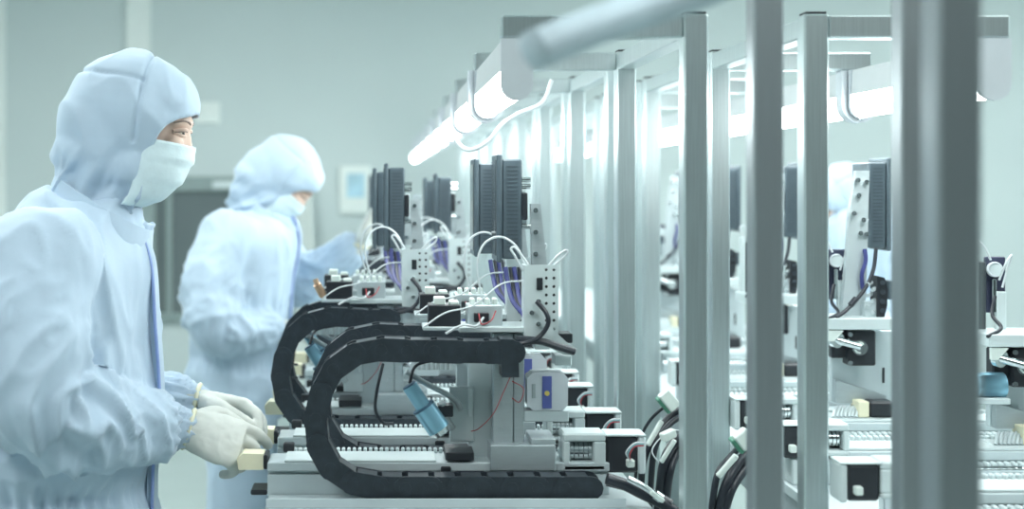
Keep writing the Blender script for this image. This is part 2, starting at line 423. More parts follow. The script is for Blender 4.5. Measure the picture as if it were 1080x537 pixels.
def motor(t, x0, y0, z0, flip=1, sc=1.0):
    """white coupling housing with a window, coupling inside, black stepper motor behind it; x runs away from the rail"""
    s = sc
    def X(a): return x0 + flip * a * s
    hw, hh, hd = .075 * s, .066 * s, .062 * s
    mb = MB()
    wx0_, wx1_ = .012, .054
    mb.box(X(0), X(.075), y0, y0 + hd, z0 + hh - .015 * s, z0 + hh, .003).box(X(0), X(.075), y0, y0 + hd, z0, z0 + .011 * s, .003)
    mb.box(X(0), X(wx0_), y0, y0 + hd, z0 + .011 * s, z0 + hh - .015 * s, .002).box(X(wx1_), X(.075), y0, y0 + hd, z0 + .011 * s, z0 + hh - .015 * s, .002)
    mb.box(X(wx0_), X(wx1_), y0 + hd - .008, y0 + hd, z0 + .011 * s, z0 + hh - .015 * s, 0)
    hb = mb.build('coupling_housing', M['white'], t)
    cp = MB(); zc = z0 + hh * .48; yc = y0 + hd * .48
    for k in range(5):
        a = wx0_ + .002 + k * .0083
        cp.cyl((X(a), yc, zc), (X(a + .0066), yc, zc), .017 * s, n=18)
    cp.cyl((X(wx0_ - .002), yc, zc), (X(wx1_ + .002), yc, zc), .008 * s, n=12)
    cp.build('coupling', M['steel'], hb, True)
    mo = MB().box(X(.076), X(.132), y0 + .003, y0 + .057 * s, z0 - .004, z0 + .060 * s, .004).build('motor', M['black'], t)
    MB().box(X(.076), X(.146), y0 + .001, y0 + .059 * s, z0 + .0602 * s, z0 + .064 * s, .001).box(X(.1322), X(.146), y0 + .002, y0 + .058 * s, z0 - .006, z0 + .0600 * s, .003).build('motor_flange', M['white'], mo)
    MB().box(X(.110), X(.124), y0 - .012, y0 + .0025, z0 + .008, z0 + .022, .002).build('plug', M['conn'], mo)
    for j, c in enumerate(('red', 'teal', 'tube') if flip > 0 else ()):
        MB().tube([(X(.117), y0 - .013 - .001 * j, z0 + .02), (X(.113 - .003 * j), y0 - .02, z0 + .032 + .002 * j), (X(.121), y0 - .019, z0 + .046 + .003 * j), (X(.140), y0 - .006 - .002 * j, z0 + .046 + .003 * j)], .0014, 6, 6).build('motor_wire', M[c], mo, True)
def air_tube(t, pts, r=.0032, m='tube', name='air_tube'):
    return MB().tube(pts, r, 8, 8).build(name, M[m], t, True)
def left_stage(Y, hx, label, detail=2, foot=True, lens=True, seed=0, copper=False):
    rnd = random.Random(seed)
    t = empty('linear_stage', (.13, Y, .85), label, 'machine', 'machine stages on the left bench')
    o = Y - 2.4; mx = hx - .24
    def P(px, py, dy=0.0, mv=True):      # a point measured on the nearest stage, moved to this one
        yy = 2.4 + dy; v = Vector(((px - CX) * yy / F + (mx if mv else 0), Y + dy, CAMZ - (py - HY) * yy / F)); return v
    def pxx(px, dy=0., mv=True): return P(px, 0, dy, mv).x
    def pzz(py, dy=0.): return P(0, py, dy).z
    def bx(mb, px0, px1, py0, py1, dy0, dy1, mv=True, bev=.0015):
        return mb.box(pxx(px0, dy0, mv), pxx(px1, dy0, mv), Y + dy0, Y + dy1, pzz(py1, dy0), pzz(py0, dy0), bev)
    # tray with lip, the chain lies in it
    x0 = -.197 + .0; x1 = .405
    MB().box(x0 + .004, .42, Y - .075, Y - .002, .8502, .8555, .001).box(x0 + .004, .42, Y - .079, Y - .075, .8502, .866, .001).build('chain_tray', M['white2'], t)
    # rail profile with slot
    zt = SZ(488, 2.4)
    mb = MB().box(x0, x1, Y + .004, Y + .082, .8502, zt - .022, .001).box(x0, x1, Y + .0, Y + .085, zt - .016, zt, .002).box(x0, x1, Y + .012, Y + .078, zt - .023, zt - .015, 0)
    rail = mb.build('rail_profile', M['white2'], t)
    MB().box(x0 + .03, .10 + mx * .3, Y + .001, Y + .083, zt + .0002, zt + .004, .001).build('rail_cover', M['white'], rail)
    MB().box(-.197 + .145 + .16, -.197 + .145 + .178, Y - .006, Y + .0, zt - .026, zt - .006, .002).build('stopper', M['black'], rail)
    # toothed rack behind the rail
    mb = MB().box(x0 + .035, x1, Y + .087, Y + .11, .8502, zt - .002, .001)
    n = 56
    for k in range(n):
        a = x0 + .04 + (x1 - x0 - .05) * k / n
        mb.box(a, a + .0062, Y + .088, Y + .104, zt - .002, zt + .0075, .0015)
    mb.build('toothed_rack', M['white'], t)
    MB().box(x0 + .022, x0 + .042, Y + .0855, Y + .105, zt + .001, zt + .017, .002).build('end_plug', M['black'], t)
    # cream handle block at the operator's end
    zc = SZ(489, 2.4)
    mb = MB(); hz = .0145
    mb.prism([(x0 - .008, zc - hz), (x0 - .008, zc + hz - .001), (x0 - .045, zc + hz), (x0 - .055, zc + hz * .3), (x0 - .052, zc - hz)], Y + .015, Y + .06)
    mb.build('handle_block', M['yellow'], t)
    MB().box(x0 - .008, x0 + .0, Y + .012, Y + .063, zc - .013, zc + .012, .002).build('handle_seat', M['black'], t)
    MB().box(x0 - .03, x0 - .001, Y + .01, Y + .07, .852, .861, .002).build('end_bracket', M['black'], t)
    # chain
    chain_mesh(Y - .04, hx).build('cable_chain', M['chain'], t)
    # bent end of the chain
    mb = MB()
    mb.prism([(pxx(526, -.04), pzz(356, -.04)), (pxx(540, -.04), pzz(356.5, -.04)), (pxx(545, -.04), pzz(361, -.04)), (pxx(546, -.04), pzz(396, -.04)), (pxx(528, -.04), pzz(396, -.04))], Y - .066, Y - .014)
    mb.build('chain_end_bracket', M['chain'], t)
    # carriage, column, side plate
    mb = bx(MB(), 517, 586, 470, 497, -.008, .1); bx(mb, 560, 586, 463, 470, .0, .09)
    mb.build('carriage', M['alu2'], t)
    MB().box(pxx(470, -.004), pxx(500, -.004), Y - .004, Y + .08, zt + .004, zt + .018, .001).build('slider_strip', M['black'], t)
    mb = bx(MB(), 520, 541, 352, 470, .02, .075); bx(mb, 541.5, 553, 352, 470, .026, .07)
    for py in (400, 425, 450): mb.cyl(P(531, py, .021), P(531, py, .012), .004, n=10)
    mb.build('column', M['alu2'], t)
    bx(MB(), 494, 520, 378, 489, .055, .075).build('back_plate', M['white2'], t)
    mb = bx(MB(), 484, 587, 345, 351, .0, .1)
    mb.build('head_shelf', M['white'], t)
    # perforated bracket with foot
    zt_, zb_ = pzz(280), pzz(360)
    xa, xb = pxx(556), pxx(588)
    sk = {(i, j) for i in (0, 1) for j in range(9)}
    br = MB().holes(xa, xb, zb_, zt_, Y - .004, Y + .0, 4, 9, .0029, sk)
    br.box(xa - .006, xa + .0, Y - .004, Y + .04, zb_, zt_ + .001, .001)
    br.prism([(xb - .03, pzz(352)), (xb, pzz(352)), (xb + .016, pzz(361)), (xb + .035, pzz(368)), (xb + .035, pzz(375)), (xb + .01, pzz(374)), (xb - .03, pzz(362))], Y - .003, Y + .003)
    br = br.build('perforated_bracket', M['white'], t)
    bx(MB(), 560, 587, 284, 357, .006, .03).build('bracket_shade_box', M['black'], br)  # black box added behind the holes to stand in for the shadow there
    bx(MB(), 566, 572.5, 293, 306, -.008, -.0045).build('bracket_sensor', M['black'], br)
    mb = MB()
    for (a, b) in ((568, 318), (568, 342), (561, 330)): mb.cyl(P(a, b, -.004), P(a, b, -.011), .0042, n=10)
    mb.build('bracket_fitting', M['steel'], br, True)
    air_tube(t, [P(566, 318, -.012), P(576, 330, -.02), P(578, 342, -.022), P(568, 356, -.02), P(552, 362, -.02), P(536, 358, -.0)], .0042, 'cable', 'black_hose')
    air_tube(t, [P(545, 358, -.012), P(570, 360, -.016), P(590, 366, -.014), P(606, 371, -.01)], .0065, 'cable', 'black_hose')
    # white tube loops over the bracket
    air_tube(t, [P(556, 292, .02), P(550, 283, .015), P(543, 270, .01), P(539, 263, .01), P(543, 261, .008), P(550, 269, .006), P(557, 279, .004)], .0022)
    air_tube(t, [P(578, 281, .0), P(585, 273, -.004), P(593, 266, -.006), P(598, 264, -.006), P(597, 269, -.004), P(588, 277, .0), P(582, 282, .004)], .0022)
    # tall post of the screen
    mb = MB().prism([(pxx(562, .09), pzz(346, .09)), (pxx(584, .09), pzz(346, .09)), (pxx(570, .09), pzz(215, .09)), (pxx(560, .09), pzz(215, .09))], Y + .09, Y + .11)
    post = mb.build('screen_post', M['alu2'], t)
    for py in (222, 245, 268, 300): MB().cyl(P(565, py, .09), P(565, py, .078), .0045, n=10).build('bolt', M['steel'], post, True)
    # valve board on the shelf
    vb = bx(MB(), 493, 530, 322, 344.5, .02, .08).build('valve_box', M['white2'], t)
    mb = bx(MB(), 500, 516, 330, 340, .012, .02); mb.build('valve_socket', M['black'], vb)
    mb = MB()
    for k in range(4): bx(mb, 496 + k * 8, 501 + k * 8, 315, 322, .03, .06)
    mb.build('valve_block', M['conn'], vb)
    air_tube(vb, [P(505, 331, .01), P(508, 342, -.004), P(518, 338, -.008), P(523, 328, .01)], .0013, 'red', 'red_wire')
    air_tube(vb, [P(510, 335, .01), P(502, 344, -.006), P(488, 343, -.008), P(470, 352, -.01)], .0024, 'tube', 'air_tube')
    mb = bx(MB(), 452, 486, 322, 345, .03, .09); vb2 = mb.build('sensor_amplifier', M['black'], t)
    mb = bx(MB(), 458, 470, 314, 322, .04, .08); bx(mb, 474, 484, 318, 322, .04, .08); mb.build('terminal', M['conn'], vb2)
    bx(MB(), 446, 488, 345, 349, .02, .1).build('amplifier_shelf', M['white2'], t)
    if copper: MB().cyl(P(448, 340, .04), P(440, 325, .03), .009, n=12).cyl(P(440, 325, .03), P(438, 318, .03), .006, n=10).build('copper_fitting', M['copper'], t, True)
    # cables from the post down to the head
    for j, (c, dx) in enumerate((('violet', 0), ('cable', 5), ('violet', 9), ('cable', 14))):
        air_tube(t, [P(533 + dx, 282, .10), P(536 + dx, 300, .09), P(541 + dx * .8, 318, .06), P(552 + dx * .4, 332, .03), P(556, 343, .02)], .0034 if j % 2 else .0045, c, 'screen_cable')
    # wide arcs of white tube
    air_tube(t, [P(556, 290, .03), P(546, 262, .03), P(528, 250, .03), P(510, 258, .03), P(503, 282, .03), P(508, 312, .05)], .0021)
    air_tube(t, [P(447, 345, .0), P(470, 330, .0), P(500, 322, .005), P(528, 300, .02), P(553, 296, .02)], .0016)
    # driver box with violet label
    c = 6
    poly = [(556 + c, 393), (594, 393), (599, 399), (599, 427), (594, 433), (556 + c, 433), (556, 427), (556, 399)]
    db = MB().prism([(pxx(a, .02), pzz(b, .02)) for a, b in poly], Y + .02, Y + .06).build('drive_box', M['lamp_cap'], t)
    bx(MB(), 572, 582, 397, 431, .018, .0198).build('violet_label', M['stripe'], db)
    MB().cyl(P(577, 415, .0178), P(577, 415, .0165), .0045, n=12).build('label_dot', M['yel'], db)
    bx(MB(), 561, 565, 405, 420, .018, .0198).build('label_slot', M['alu2'], db)
    bx(MB(), 553, 600, 433.5, 445, .02, .06).build('drive_bracket', M['white2'], t)
    bx(MB(), 560, 604, 352, 362, .03, .08).build('head_block', M['black'], t)
    bx(MB(), 585, 603, 375, 386, .02, .06).build('head_clamp', M['white'], t)
    # red wire along the column
    air_tube(t, [P(538, 398, .008), P(530, 416, .004), P(520, 437, .01), P(505, 452, .045), P(497, 455, .05)], .0008, 'red', 'red_wire')
    air_tube(t, [P(540, 402, .01), P(552, 410, -.002), P(548, 424, .0), P(540, 420, .01)], .0009, 'red', 'red_wire')
    # blue camera barrel on an arm
    if lens:
        a0, a1, a2, a3 = P(432, 407, .0), P(447, 430, .0), P(463, 453, .0), P(466, 458, .0)
        bl = MB().cyl(a0, a1, .0138, n=24).cyl(a1, a2, .0205, n=24).build('camera_barrel', M['blue'], t, True)
        d = (a2 - a1).normalized()
        MB().cyl(a2, a3, .0165, .014, n=24).build('lens_rim', M['steel'], bl, True)
        MB().cyl(a3, a3 + d * .001, .011, n=20).build('lens_glass', M['panel'], bl, True)
        MB().cyl(a1 - d * .003, a1 + d * .001, .0212, n=24).cyl(a0 - d * .003, a0, .012, .0138, n=24).build('barrel_ring', M['barrel_dark'], bl, True)
        mb = MB()
        mb.tube([P(428, 392, .01), P(450, 405, .02), P(478, 420, .03), P(486, 432, .04)], .005, 8, 6)
        mb.tube([P(466, 425, .02), P(470, 440, .03), P(477, 452, .04)], .007, 8, 6)
        mb.build('camera_arm', M['alu2'], t, True)
        mb = bx(MB(), 462, 478, 428, 440, .015, .05); mb.build('camera_clamp', M['black'], t)
        mb = bx(MB(), 474, 500, 408, 466, .05, .056); bx(mb, 494, 499, 410, 440, .04, .05); mb.build('camera_bracket', M['white2'], t)
        air_tube(t, [P(432, 404, .0), P(440, 385, .02), P(470, 378, .03), P(488, 368, .04)], .0028, 'cable', 'camera_cable')
        air_tube(t, [P(404, 384, .03), P(398, 410, .0), P(396, 432, .0), P(404, 446, .01), P(414, 447, .03)], .0028, 'cable', 'camera_cable')
        mb = MB()
        for k in range(9):
            mb.cyl(P(436 + k * 5, 378, .07), P(436 + k * 5, 390, .07), .0055, n=10)
        bx(mb, 432, 482, 383, 386, .066, .08)
        mb.build('fitting_row', M['white2'], t, True)
    # screw shaft along the stage and motor group
    motor(t, pxx(594, .0, False), Y + .0, pzz(497, .0))
    return t
M['lamp_cap'] = M['lamp_cap']
stages = [
    (2.40, .240, 'machine stage nearest us, with the large black cable chain loop, blue barrel and cream handle'),
    (2.64, .232, 'second machine stage from us, its chain loop showing just inside the nearest loop'),
    (2.98, .035, 'third machine stage, whose black chain loop bulges farthest left before the second worker'),
    (3.20, .022, 'fourth machine stage, its chain tucked behind the leftmost loop'),
    (3.60, .170, 'fifth machine stage, white perforated bracket behind the third stage'),
    (3.84, .160, 'sixth machine stage, half hidden behind the fifth stage'),
    (4.75, .100, 'seventh machine stage, far down the left bench'),
    (5.00, .090, 'eighth machine stage, farthest on the left bench'),
]
for i, (Y, hx, lb) in enumerate(stages):
    left_stage(Y, hx, lb, seed=i, lens=(i != 1), copper=(i in (2, 6)))

# ------------------------------------------------------------------ screens (seen edge on)
def monitor(x0, Y, z0, z1, label, face=-1, th=.047, wd=.115):
    """face -1: screen looks to -X"""
    t = empty('control_monitor', (x0, Y, z0), label, 'monitor', 'slim control monitors')
    f = face
    def X(a): return x0 - f * a
    MB().box(X(0), X(.010), Y, Y + wd, z0, z1, .003).build('bezel', M['screen'], t)
    MB().box(X(-.0012), X(0), Y + .012, Y + wd - .012, z0 + .012, z1 - .012, 0).build('screen', M['panel'], t)
    hs = MB().box(X(.0102), X(th), Y + .006, Y + wd - .006, z0 + .006, z1 - .010, .003)
    hs = hs.build('housing', M['screen'], t)
    mb = MB()
    for k in range(22):
        z = z0 + .02 + (z1 - z0 - .045) * k / 21
        mb.box(X(.018), X(th - .008), Y + .0048, Y + .0062, z, z + .0022, 0)
    mb.build('vent_slats', M['slat'], hs)
    zm = (z0 + z1) / 2
    MB().box(X(th), X(th + .012), Y + .03, Y + .09, zm - .03, zm + .03, .002).build('mount_plate', M['white2'], t)
    cn = MB().box(X(th), X(th + .010), Y + .004, Y + .024, zm - .022, zm + .028, .002).build('connector', M['black'], t)
    for z in (zm + .04, zm - .034, zm + .052): MB().cyl((X(th), Y + .012, z), (X(th + .016), Y + .012, z), .005, n=10).build('screw', M['steel'], t, True)
    return t
monitor(SX(524, 2.50), 2.50, SZ(277, 2.5), SZ(162, 2.5), 'dark slim monitor on the nearest stage, larger one of the front pair')
monitor(SX(500, 2.74), 2.74, SZ(271, 2.74), SZ(167, 2.74), 'dark slim monitor directly left of and behind the nearest one', th=.044)
monitor(SX(405, 3.08), 3.08, SZ(265, 3.08), SZ(172, 3.08), 'dark slim monitor standing over the leftmost chain loop, front one of its pair')
monitor(SX(393, 3.30), 3.30, SZ(263, 3.30), SZ(177, 3.30), 'dark slim monitor just left of the front one over the leftmost chain loop', th=.028)
monitor(SX(458, 3.70), 3.70, SZ(247, 3.7), SZ(183, 3.7), 'blurred dark monitor between the two front pairs, right one')
monitor(SX(447, 3.94), 3.94, SZ(245, 3.94), SZ(187, 3.94), 'blurred dark monitor between the two front pairs, left one', th=.032)
monitor(SX(389, 4.86), 4.86, SZ(250, 4.86), SZ(184, 4.86), 'thin edge of a monitor at the far left of the row, by second worker\'s hand', th=.022)

# ------------------------------------------------------------------ right machine stages
def right_stage(Y, label, mon=None, gx=0.0, head=True):
    t = empty('dispensing_stage', (1.08, Y, .85), label, 'machine', 'machine stages on the right bench')
    R = 2.8
    def P(px, py, dy=0.0):
        yy = R + dy; return Vector(((px - CX) * yy / F + gx, Y + dy, CAMZ - (py - HY) * yy / F))
    def bx(mb, px0, px1, py0, py1, dy0, dy1, bev=.0015):
        a = P(px0, py0, dy0); b = P(px1, py1, dy0)
        return mb.box(a.x, b.x, Y + dy0, Y + dy1, b.z, a.z, bev)
    zt = .912
    x0, x1 = .83, 1.41
    rail = MB().box(x0, x1, Y + .004, Y + .082, .8502, zt - .024, .001).box(x0, x1, Y, Y + .085, zt - .018, zt, .002).box(x0, x1, Y + .012, Y + .078, zt - .025, zt - .017, 0).build('rail_profile', M['white2'], t)
    MB().box(x0 + .02, x1 - .02, Y + .004, Y + .08, zt + .0002, zt + .005, .001).build('rail_cover', M['white'], rail)
    MB().tube([(x0, Y - .012, .880), (x1, Y - .012, .880)], .006, 10, 4).build('shaft', M['steel'], rail, True)
    mb = MB()
    for k in range(44):
        a = x0 + .01 + (x1 - x0 - .03) * k / 44
        mb.box(a, a + .008, Y - .022, Y - .002, .888, .895, .002)
    mb.build('ball_strip', M['white'], rail)
    mb = MB().box(x0, x1, Y + .087, Y + .11, .8502, zt + .002, .001)
    for k in range(50):
        a = x0 + .01 + (x1 - x0 - .02) * k / 50
        mb.box(a, a + .0065, Y + .088, Y + .104, zt + .002, zt + .011, .0015)
    mb.build('toothed_rack', M['white'], t)
    motor(t, .857, Y - .012, .905, -1, .9)
    if not head: return t
    MB().box(.755, .826, Y - .002, Y + .08, .8502, .8995, .003).build('motor_stand', M['white'], t)
    # carriage with coil row and black end motor
    bx(MB(), 878, 946, 441, 449, .02, .09).build('slide_plate', M['white'], t)
    mb = MB()
    for k in range(7):
        mb.tube([P(879 + k * 4, 440, .025), P(881 + k * 4, 433, .035), P(884 + k * 4, 429, .05)], .0035, 8, 4)
    mb.build('coil_row', M['white2'], t, True)
    bx(MB(), 906, 917, 424, 440.5, .02, .07).build('end_block', M['yellow'], t)
    bx(MB(), 918, 944, 424, 440.5, .02, .075, .004).build('slide_motor', M['black'], t)
    # body plate and gusset
    body = bx(MB(), 877, 946, 349, 424, .08, .10); body = body.build('body_plate', M['white2'], t)
    mb = MB().prism([(P(879, 0, .075).x, P(0, 400, .075).z), (P(932, 0, .075).x, P(0, 416, .075).z), (P(932, 0, .075).x, P(0, 424, .075).z), (P(879, 0, .075).x, P(0, 424, .075).z)], Y + .06, Y + .079)
    mb.build('gusset', M['alu2'], t)
    bx(MB(), 931, 933, 388, 404, .077, .0798, 0).build('slot', M['black'], body)
    # shelf
    bx(MB(), 872, 946, 336, 348, .0, .12).build('shelf', M['white'], t)
    mb = MB().prism([(P(874, 0).x, P(0, 349).z), (P(890, 0).x, P(0, 349).z), (P(880, 0).x, P(0, 360).z), (P(874, 0).x, P(0, 360).z)], Y - .0, Y + .01)
    mb.build('shelf_tab', M['conn'], t)
    # black bearing block with steel roller
    blk = bx(MB(), 895, 924, 349, 386, .02, .06, .003); bx(blk, 877, 894, 349, 378, .035, .065, .003)
    blk = blk.build('bearing_block', M['black'], t)
    mb = MB().cyl(P(880, 358, .015), P(908, 366, .0), .008, n=16).cyl(P(880, 358, .02), P(884, 359, .01), .0165, n=20).cyl(P(907, 367, .019), P(907, 367, .008), .0155, n=20)
    mb.cyl(P(897, 353, .018), P(897, 353, .01), .005, n=10).cyl(P(897, 383, .018), P(897, 383, .01), .005, n=10)
    mb.build('roller', M['steel'], blk, True)
    MB().ring(P(907, 367, .008), (0, 1, 0), .0105, .002).build('roller_ring', M['conn'], blk, True)
    # tapering post, mounting strip
    mb = MB().prism([(P(888, 0, .06).x, P(0, 335.5, .06).z), (P(913, 0, .06).x, P(0, 335.5, .06).z), (P(917, 0, .06).x, P(0, 180, .06).z), (P(903, 0, .06).x, P(0, 180, .06).z), (P(896, 0, .06).x, P(0, 225, .06).z)], Y + .06, Y + .075)
    post = mb.build('screen_post', M['white2'], t) if mon else None
    for (a, b) in () if not mon else ((905, 190), (914, 192), (906, 206), (911, 232), (908, 246), (914, 247), (901, 225)): MB().cyl(P(a, b, .06), P(a, b, .048), .005, n=10).build('bolt', M['steel'], post, True)
    # round connector block
    cb = MB().prism([(P(x, 0, .03).x, P(0, y, .03).z) for x, y in ((925, 291), (933, 293), (936, 304), (936, 322), (933, 334), (925, 335.5))], Y + .03, Y + .07).build('connector_block', M['black'], t)
    mb = MB()
    for k in range(4): mb.cyl(P(931, 298 + k * 10, .029), P(931, 298 + k * 10, .024), .0055, n=12)
    mb.build('connector_port', M['panel'], cb, True)
    mb = MB()
    for k in range(6): mb.cyl(P(915 + 5 * (k % 2), 300 + k * 6, .03), P(919 + 5 * (k % 2), 298 + k * 6, .045), .0045, n=8)
    bx(mb, 912, 925, 318, 335.5, .035, .06)
    mb.build('valve_cluster', M['white2'], t, True)
    bx(MB(), 936.5, 943, 296, 316, .04, .07).build('grey_box', M['screen'], t)
    if mon: air_tube(t, [P(924, 262, .05), P(921, 285, .04), P(912, 305, .03), P(895, 325, .02), P(882, 335, .01)], .0042, 'cable', 'screen_cable')
    if mon: MB().cyl(P(903, 315, .024), P(897, 322, .021), .0065, n=12).build('cable_sleeve', M['cable'], t, True)
    if mon: air_tube(t, [P(912, 263, .05), P(913, 275, .045), P(909, 290, .045), P(910, 305, .05)], .0045, 'violet', 'screen_cable')
    air_tube(t, [P(880, 300, .05), P(877, 318, .04), P(884, 330, .02), P(870, 338, .0)], .0035, 'cable', 'hose')
    # gauge plate with white dial and tube loops
    bx(MB(), 874, 893, 263, 316, .10, .11, .002).build('gauge_plate', M['navy'], t)
    g = MB().cyl(P(882, 275, .10), P(882, 275, .085), .0145, n=24).build('gauge', M['white'], t, True)
    MB().ring(P(882, 275, .085), (0, 1, 0), .0125, .0022).build('gauge_rim', M['lamp_cap'], g, True)
    bx(MB(), 880, 884, 284, 316, .088, .0995).build('gauge_stem', M['steel'], t)
    bx(MB(), 884, 893, 296, 335, .086, .0995).build('syringe', M['white'], t)
    bx(MB(), 868, 874, 268, 335, .09, .105).build('gauge_upright', M['black'], t)
    bx(MB(), 862, 867, 262, 335, .09, .12).build('side_bracket', M['white'], t)
    air_tube(t, [P(866, 268, .10), P(862, 258, .09), P(860, 250, .08), P(864, 247, .08), P(872, 254, .08), P(878, 266, .085)], .0022)
    air_tube(t, [P(886, 285, .085), P(892, 268, .07), P(897, 262, .07), P(893, 276, .08), P(889, 292, .084)], .0022)
    # blue drum and lower stack
    if not mon:
        MB().cyl(P(864, 384, .03), P(886, 384, .03), .024, n=28).cyl(P(860, 384, .03), P(864, 384, .03), .019, .024, n=28).build('blue_drum', M['blue'], t, True)
        bx(MB(), 853, 892, 396.5, 402, .0, .078).build('drum_tray', M['white'], t)
    if mon:
        monitor(P(941, 0, .08).x, Y + .08, P(0, 265, .08).z, P(0, 166, .08).z, mon, face=1, th=.047)
    return t
right_stage(2.16, 'lowest and nearest rail on the right bench with a black stepper motor', head=False)
right_stage(2.50, 'machine stage at the right edge of the photo, with blue drum and white dial', gx=.20)
right_stage(2.80, 'machine stage seen between the two wide gaps of posts, under the right monitor', 'dark slim monitor seen between the posts on the right')
right_stage(3.40, 'third machine stage on the right bench, behind the dark blurred post', 'dark monitor mostly hidden behind the light post at right')
right_stage(4.00, 'fourth machine stage on the right bench, in the gap left of the dark post', 'dark monitor showing in the narrow gap left of the dark blurred post')
right_stage(4.60, 'fifth machine stage on the right bench, in the gap between paired posts', 'farthest dark monitor on the right bench')

# ------------------------------------------------------------------ cable bundles between posts
def bundle(paths, label, conn, tip=None):
    t = empty('cable_bundle', paths[0][1][0], label, 'cables', 'loose cable bundles')
    for m, pts, r in paths:
        MB().tube(pts, r, 10, 8).build('cable', M[m], t, True)
    for (p, q, r, m) in conn:
        p, q = Vector(p), Vector(q); d = (q - p); L = d.length
        rot = d.to_track_quat('X', 'Z').to_matrix(); c = (p + q) / 2
        MB().box(c.x - L / 2, c.x + L / 2, c.y - r, c.y + r, c.z - r, c.z + r, .002, rot).build('connector', M[m], t)
    return t
Yb = 2.62
bundle([('cable', [S(726, 428, Yb), S(706, 440, Yb), S(690, 462, Yb - .03), S(678, 490, Yb - .03), S(676, 537, Yb)], .0065),
        ('cable', [S(726, 434, Yb), S(704, 450, Yb - .02), S(690, 476, Yb - .04), S(685, 537, Yb)], .006),
        ('cable', [S(728, 424, Yb), S(700, 430, Yb - .02), S(676, 462, Yb), S(668, 530, Yb)], .003)],
       'black cables with a green and white plug between the front posts, upper bundle',
       [(S(699, 414, Yb - .04), S(712, 430, Yb - .04), .012, 'conn'), (S(697, 417, Yb - .028), S(709, 432, Yb - .028), .0125, 'green'), (S(683, 470, Yb - .05), S(698, 444, Yb - .04), .0045, 'conn')])
bundle([('cable', [S(728, 458, Yb - .08), S(712, 466, Yb - .08), S(700, 488, Yb - .1), S(694, 537, Yb - .08)], .0085),
        ('cable', [S(728, 466, Yb - .08), S(714, 478, Yb - .08), S(706, 500, Yb - .1), S(702, 537, Yb - .08)], .008),
        ('tube', [S(728, 456, Yb - .08), S(706, 455, Yb - .09), S(688, 474, Yb - .1), S(696, 490, Yb - .1)], .0014)],
       'thick black cables with a cream plug below the upper bundle beside the front post',
       [(S(698, 462, Yb - .12), S(711, 456, Yb - .11), .008, 'conn'), (S(697, 488, Yb - .12), S(712, 464, Yb - .12), .004, 'conn')])
bundle([('cable', [S(800, 466, 2.5), S(784, 482, 2.48), S(768, 506, 2.45), S(758, 537, 2.45), S(754, 560, 2.45)], .0085),
        ('cable', [S(800, 476, 2.5), S(786, 494, 2.48), S(772, 515, 2.45), S(762, 545, 2.45)], .0085),
        ('cable', [S(788, 462, 2.5), S(772, 480, 2.48), S(757, 500, 2.45), S(750, 540, 2.45)], .006)],
       'black cables with a pale plug left of the dark blurred post',
       [(S(779, 456, 2.44), S(790, 470, 2.44), .014, 'conn'), (S(776, 459, 2.452), S(787, 473, 2.452), .0145, 'green'), (S(757, 503, 2.42), S(777, 480, 2.42), .005, 'conn')])
Yc = 2.33
bundle([('cable', [S(640, 505, Yc), S(658, 511, Yc), S(676, 520, Yc), S(700, 532, Yc), S(722, 548, Yc)], .010),
        ('cable', [S(640, 508, Yc + .02), S(660, 513, Yc + .015), S(684, 519, Yc + .01), S(708, 532, Yc)], .008),
        ('steel', [S(662, 505, Yc - .015), S(676, 512, Yc - .018), S(690, 521, Yc - .018)], .0055),
        ('steel', [S(690, 521, Yc - .018), S(697, 526, Yc - .016)], .0085)],
       'black hoses with a shiny steel sleeve at the end of the nearest chain', [(S(686, 519, Yc - .03), S(700, 529, Yc - .03), .004, 'conn')])

#PEOPLE-BEGIN
# ------------------------------------------------------------------ people
def loft(bm, rings, n=28):
    """rings: (centre, half-vector a, half-vector b)"""
    R = []
    for c, a, b in rings:
        c, a, b = Vector(c), Vector(a), Vector(b)
        R.append([bm.verts.new(c + a * math.cos(2 * PI * k / n) + b * math.sin(2 * PI * k / n)) for k in range(n)])
    for i in range(len(R) - 1):
        for k in range(n):
            bm.faces.new((R[i][k], R[i][(k + 1) % n], R[i + 1][(k + 1) % n], R[i + 1][k]))
    bm.faces.new(R[0][::-1]); bm.faces.new(R[-1])
def torso_rings(rows):
    """rows: (z, x, half depth, half width), interpolated smoothly"""
    P = catmull([Vector((r[1], r[2], r[0])) for r in rows], 6); W = catmull([Vector((r[3], 0, 0)) for r in rows], 6)
    return [((p.x, 0, p.z), (p.y, 0, 0), (0, w_.x, 0)) for p, w_ in zip(P, W)]
def limb(bm, pts, radii, n=20, sub=8, flat=1.0, fdir=None):
    P = catmull(pts, sub); rr = catmull([Vector((r, 0, 0)) for r in radii], sub)
    rings = []; prev = None
    for i, p in enumerate(P):
        t = (P[min(i + 1, len(P) - 1)] - P[max(i - 1, 0)]).normalized()
        if prev is None: a = (Vector(fdir) if fdir else t.orthogonal())
        else: a = prev
        a = (a - t * a.dot(t)).normalized(); prev = a; b = t.cross(a)
        rings.append((p, a * rr[i].x * flat, b * rr[i].x))
    loft(bm, rings, n)
    for e, r in ((P[0], radii[0]), (P[-1], radii[-1])):
        q = bmesh.ops.create_uvsphere(bm, u_segments=16, v_segments=10, radius=r * .985 * min(1, flat) if flat < 1 else r * .985)
        for v in q['verts']: v.co += e
def ell(bm, c, r, rot=None, n=28):
    q = bmesh.ops.create_uvsphere(bm, u_segments=n, v_segments=n * 2 // 3, radius=1)
    for v in q['verts']:
        p = Vector((v.co.x * r[0], v.co.y * r[1], v.co.z * r[2]))
        if rot is not None: p = rot @ p
        v.co = Vector(c) + p
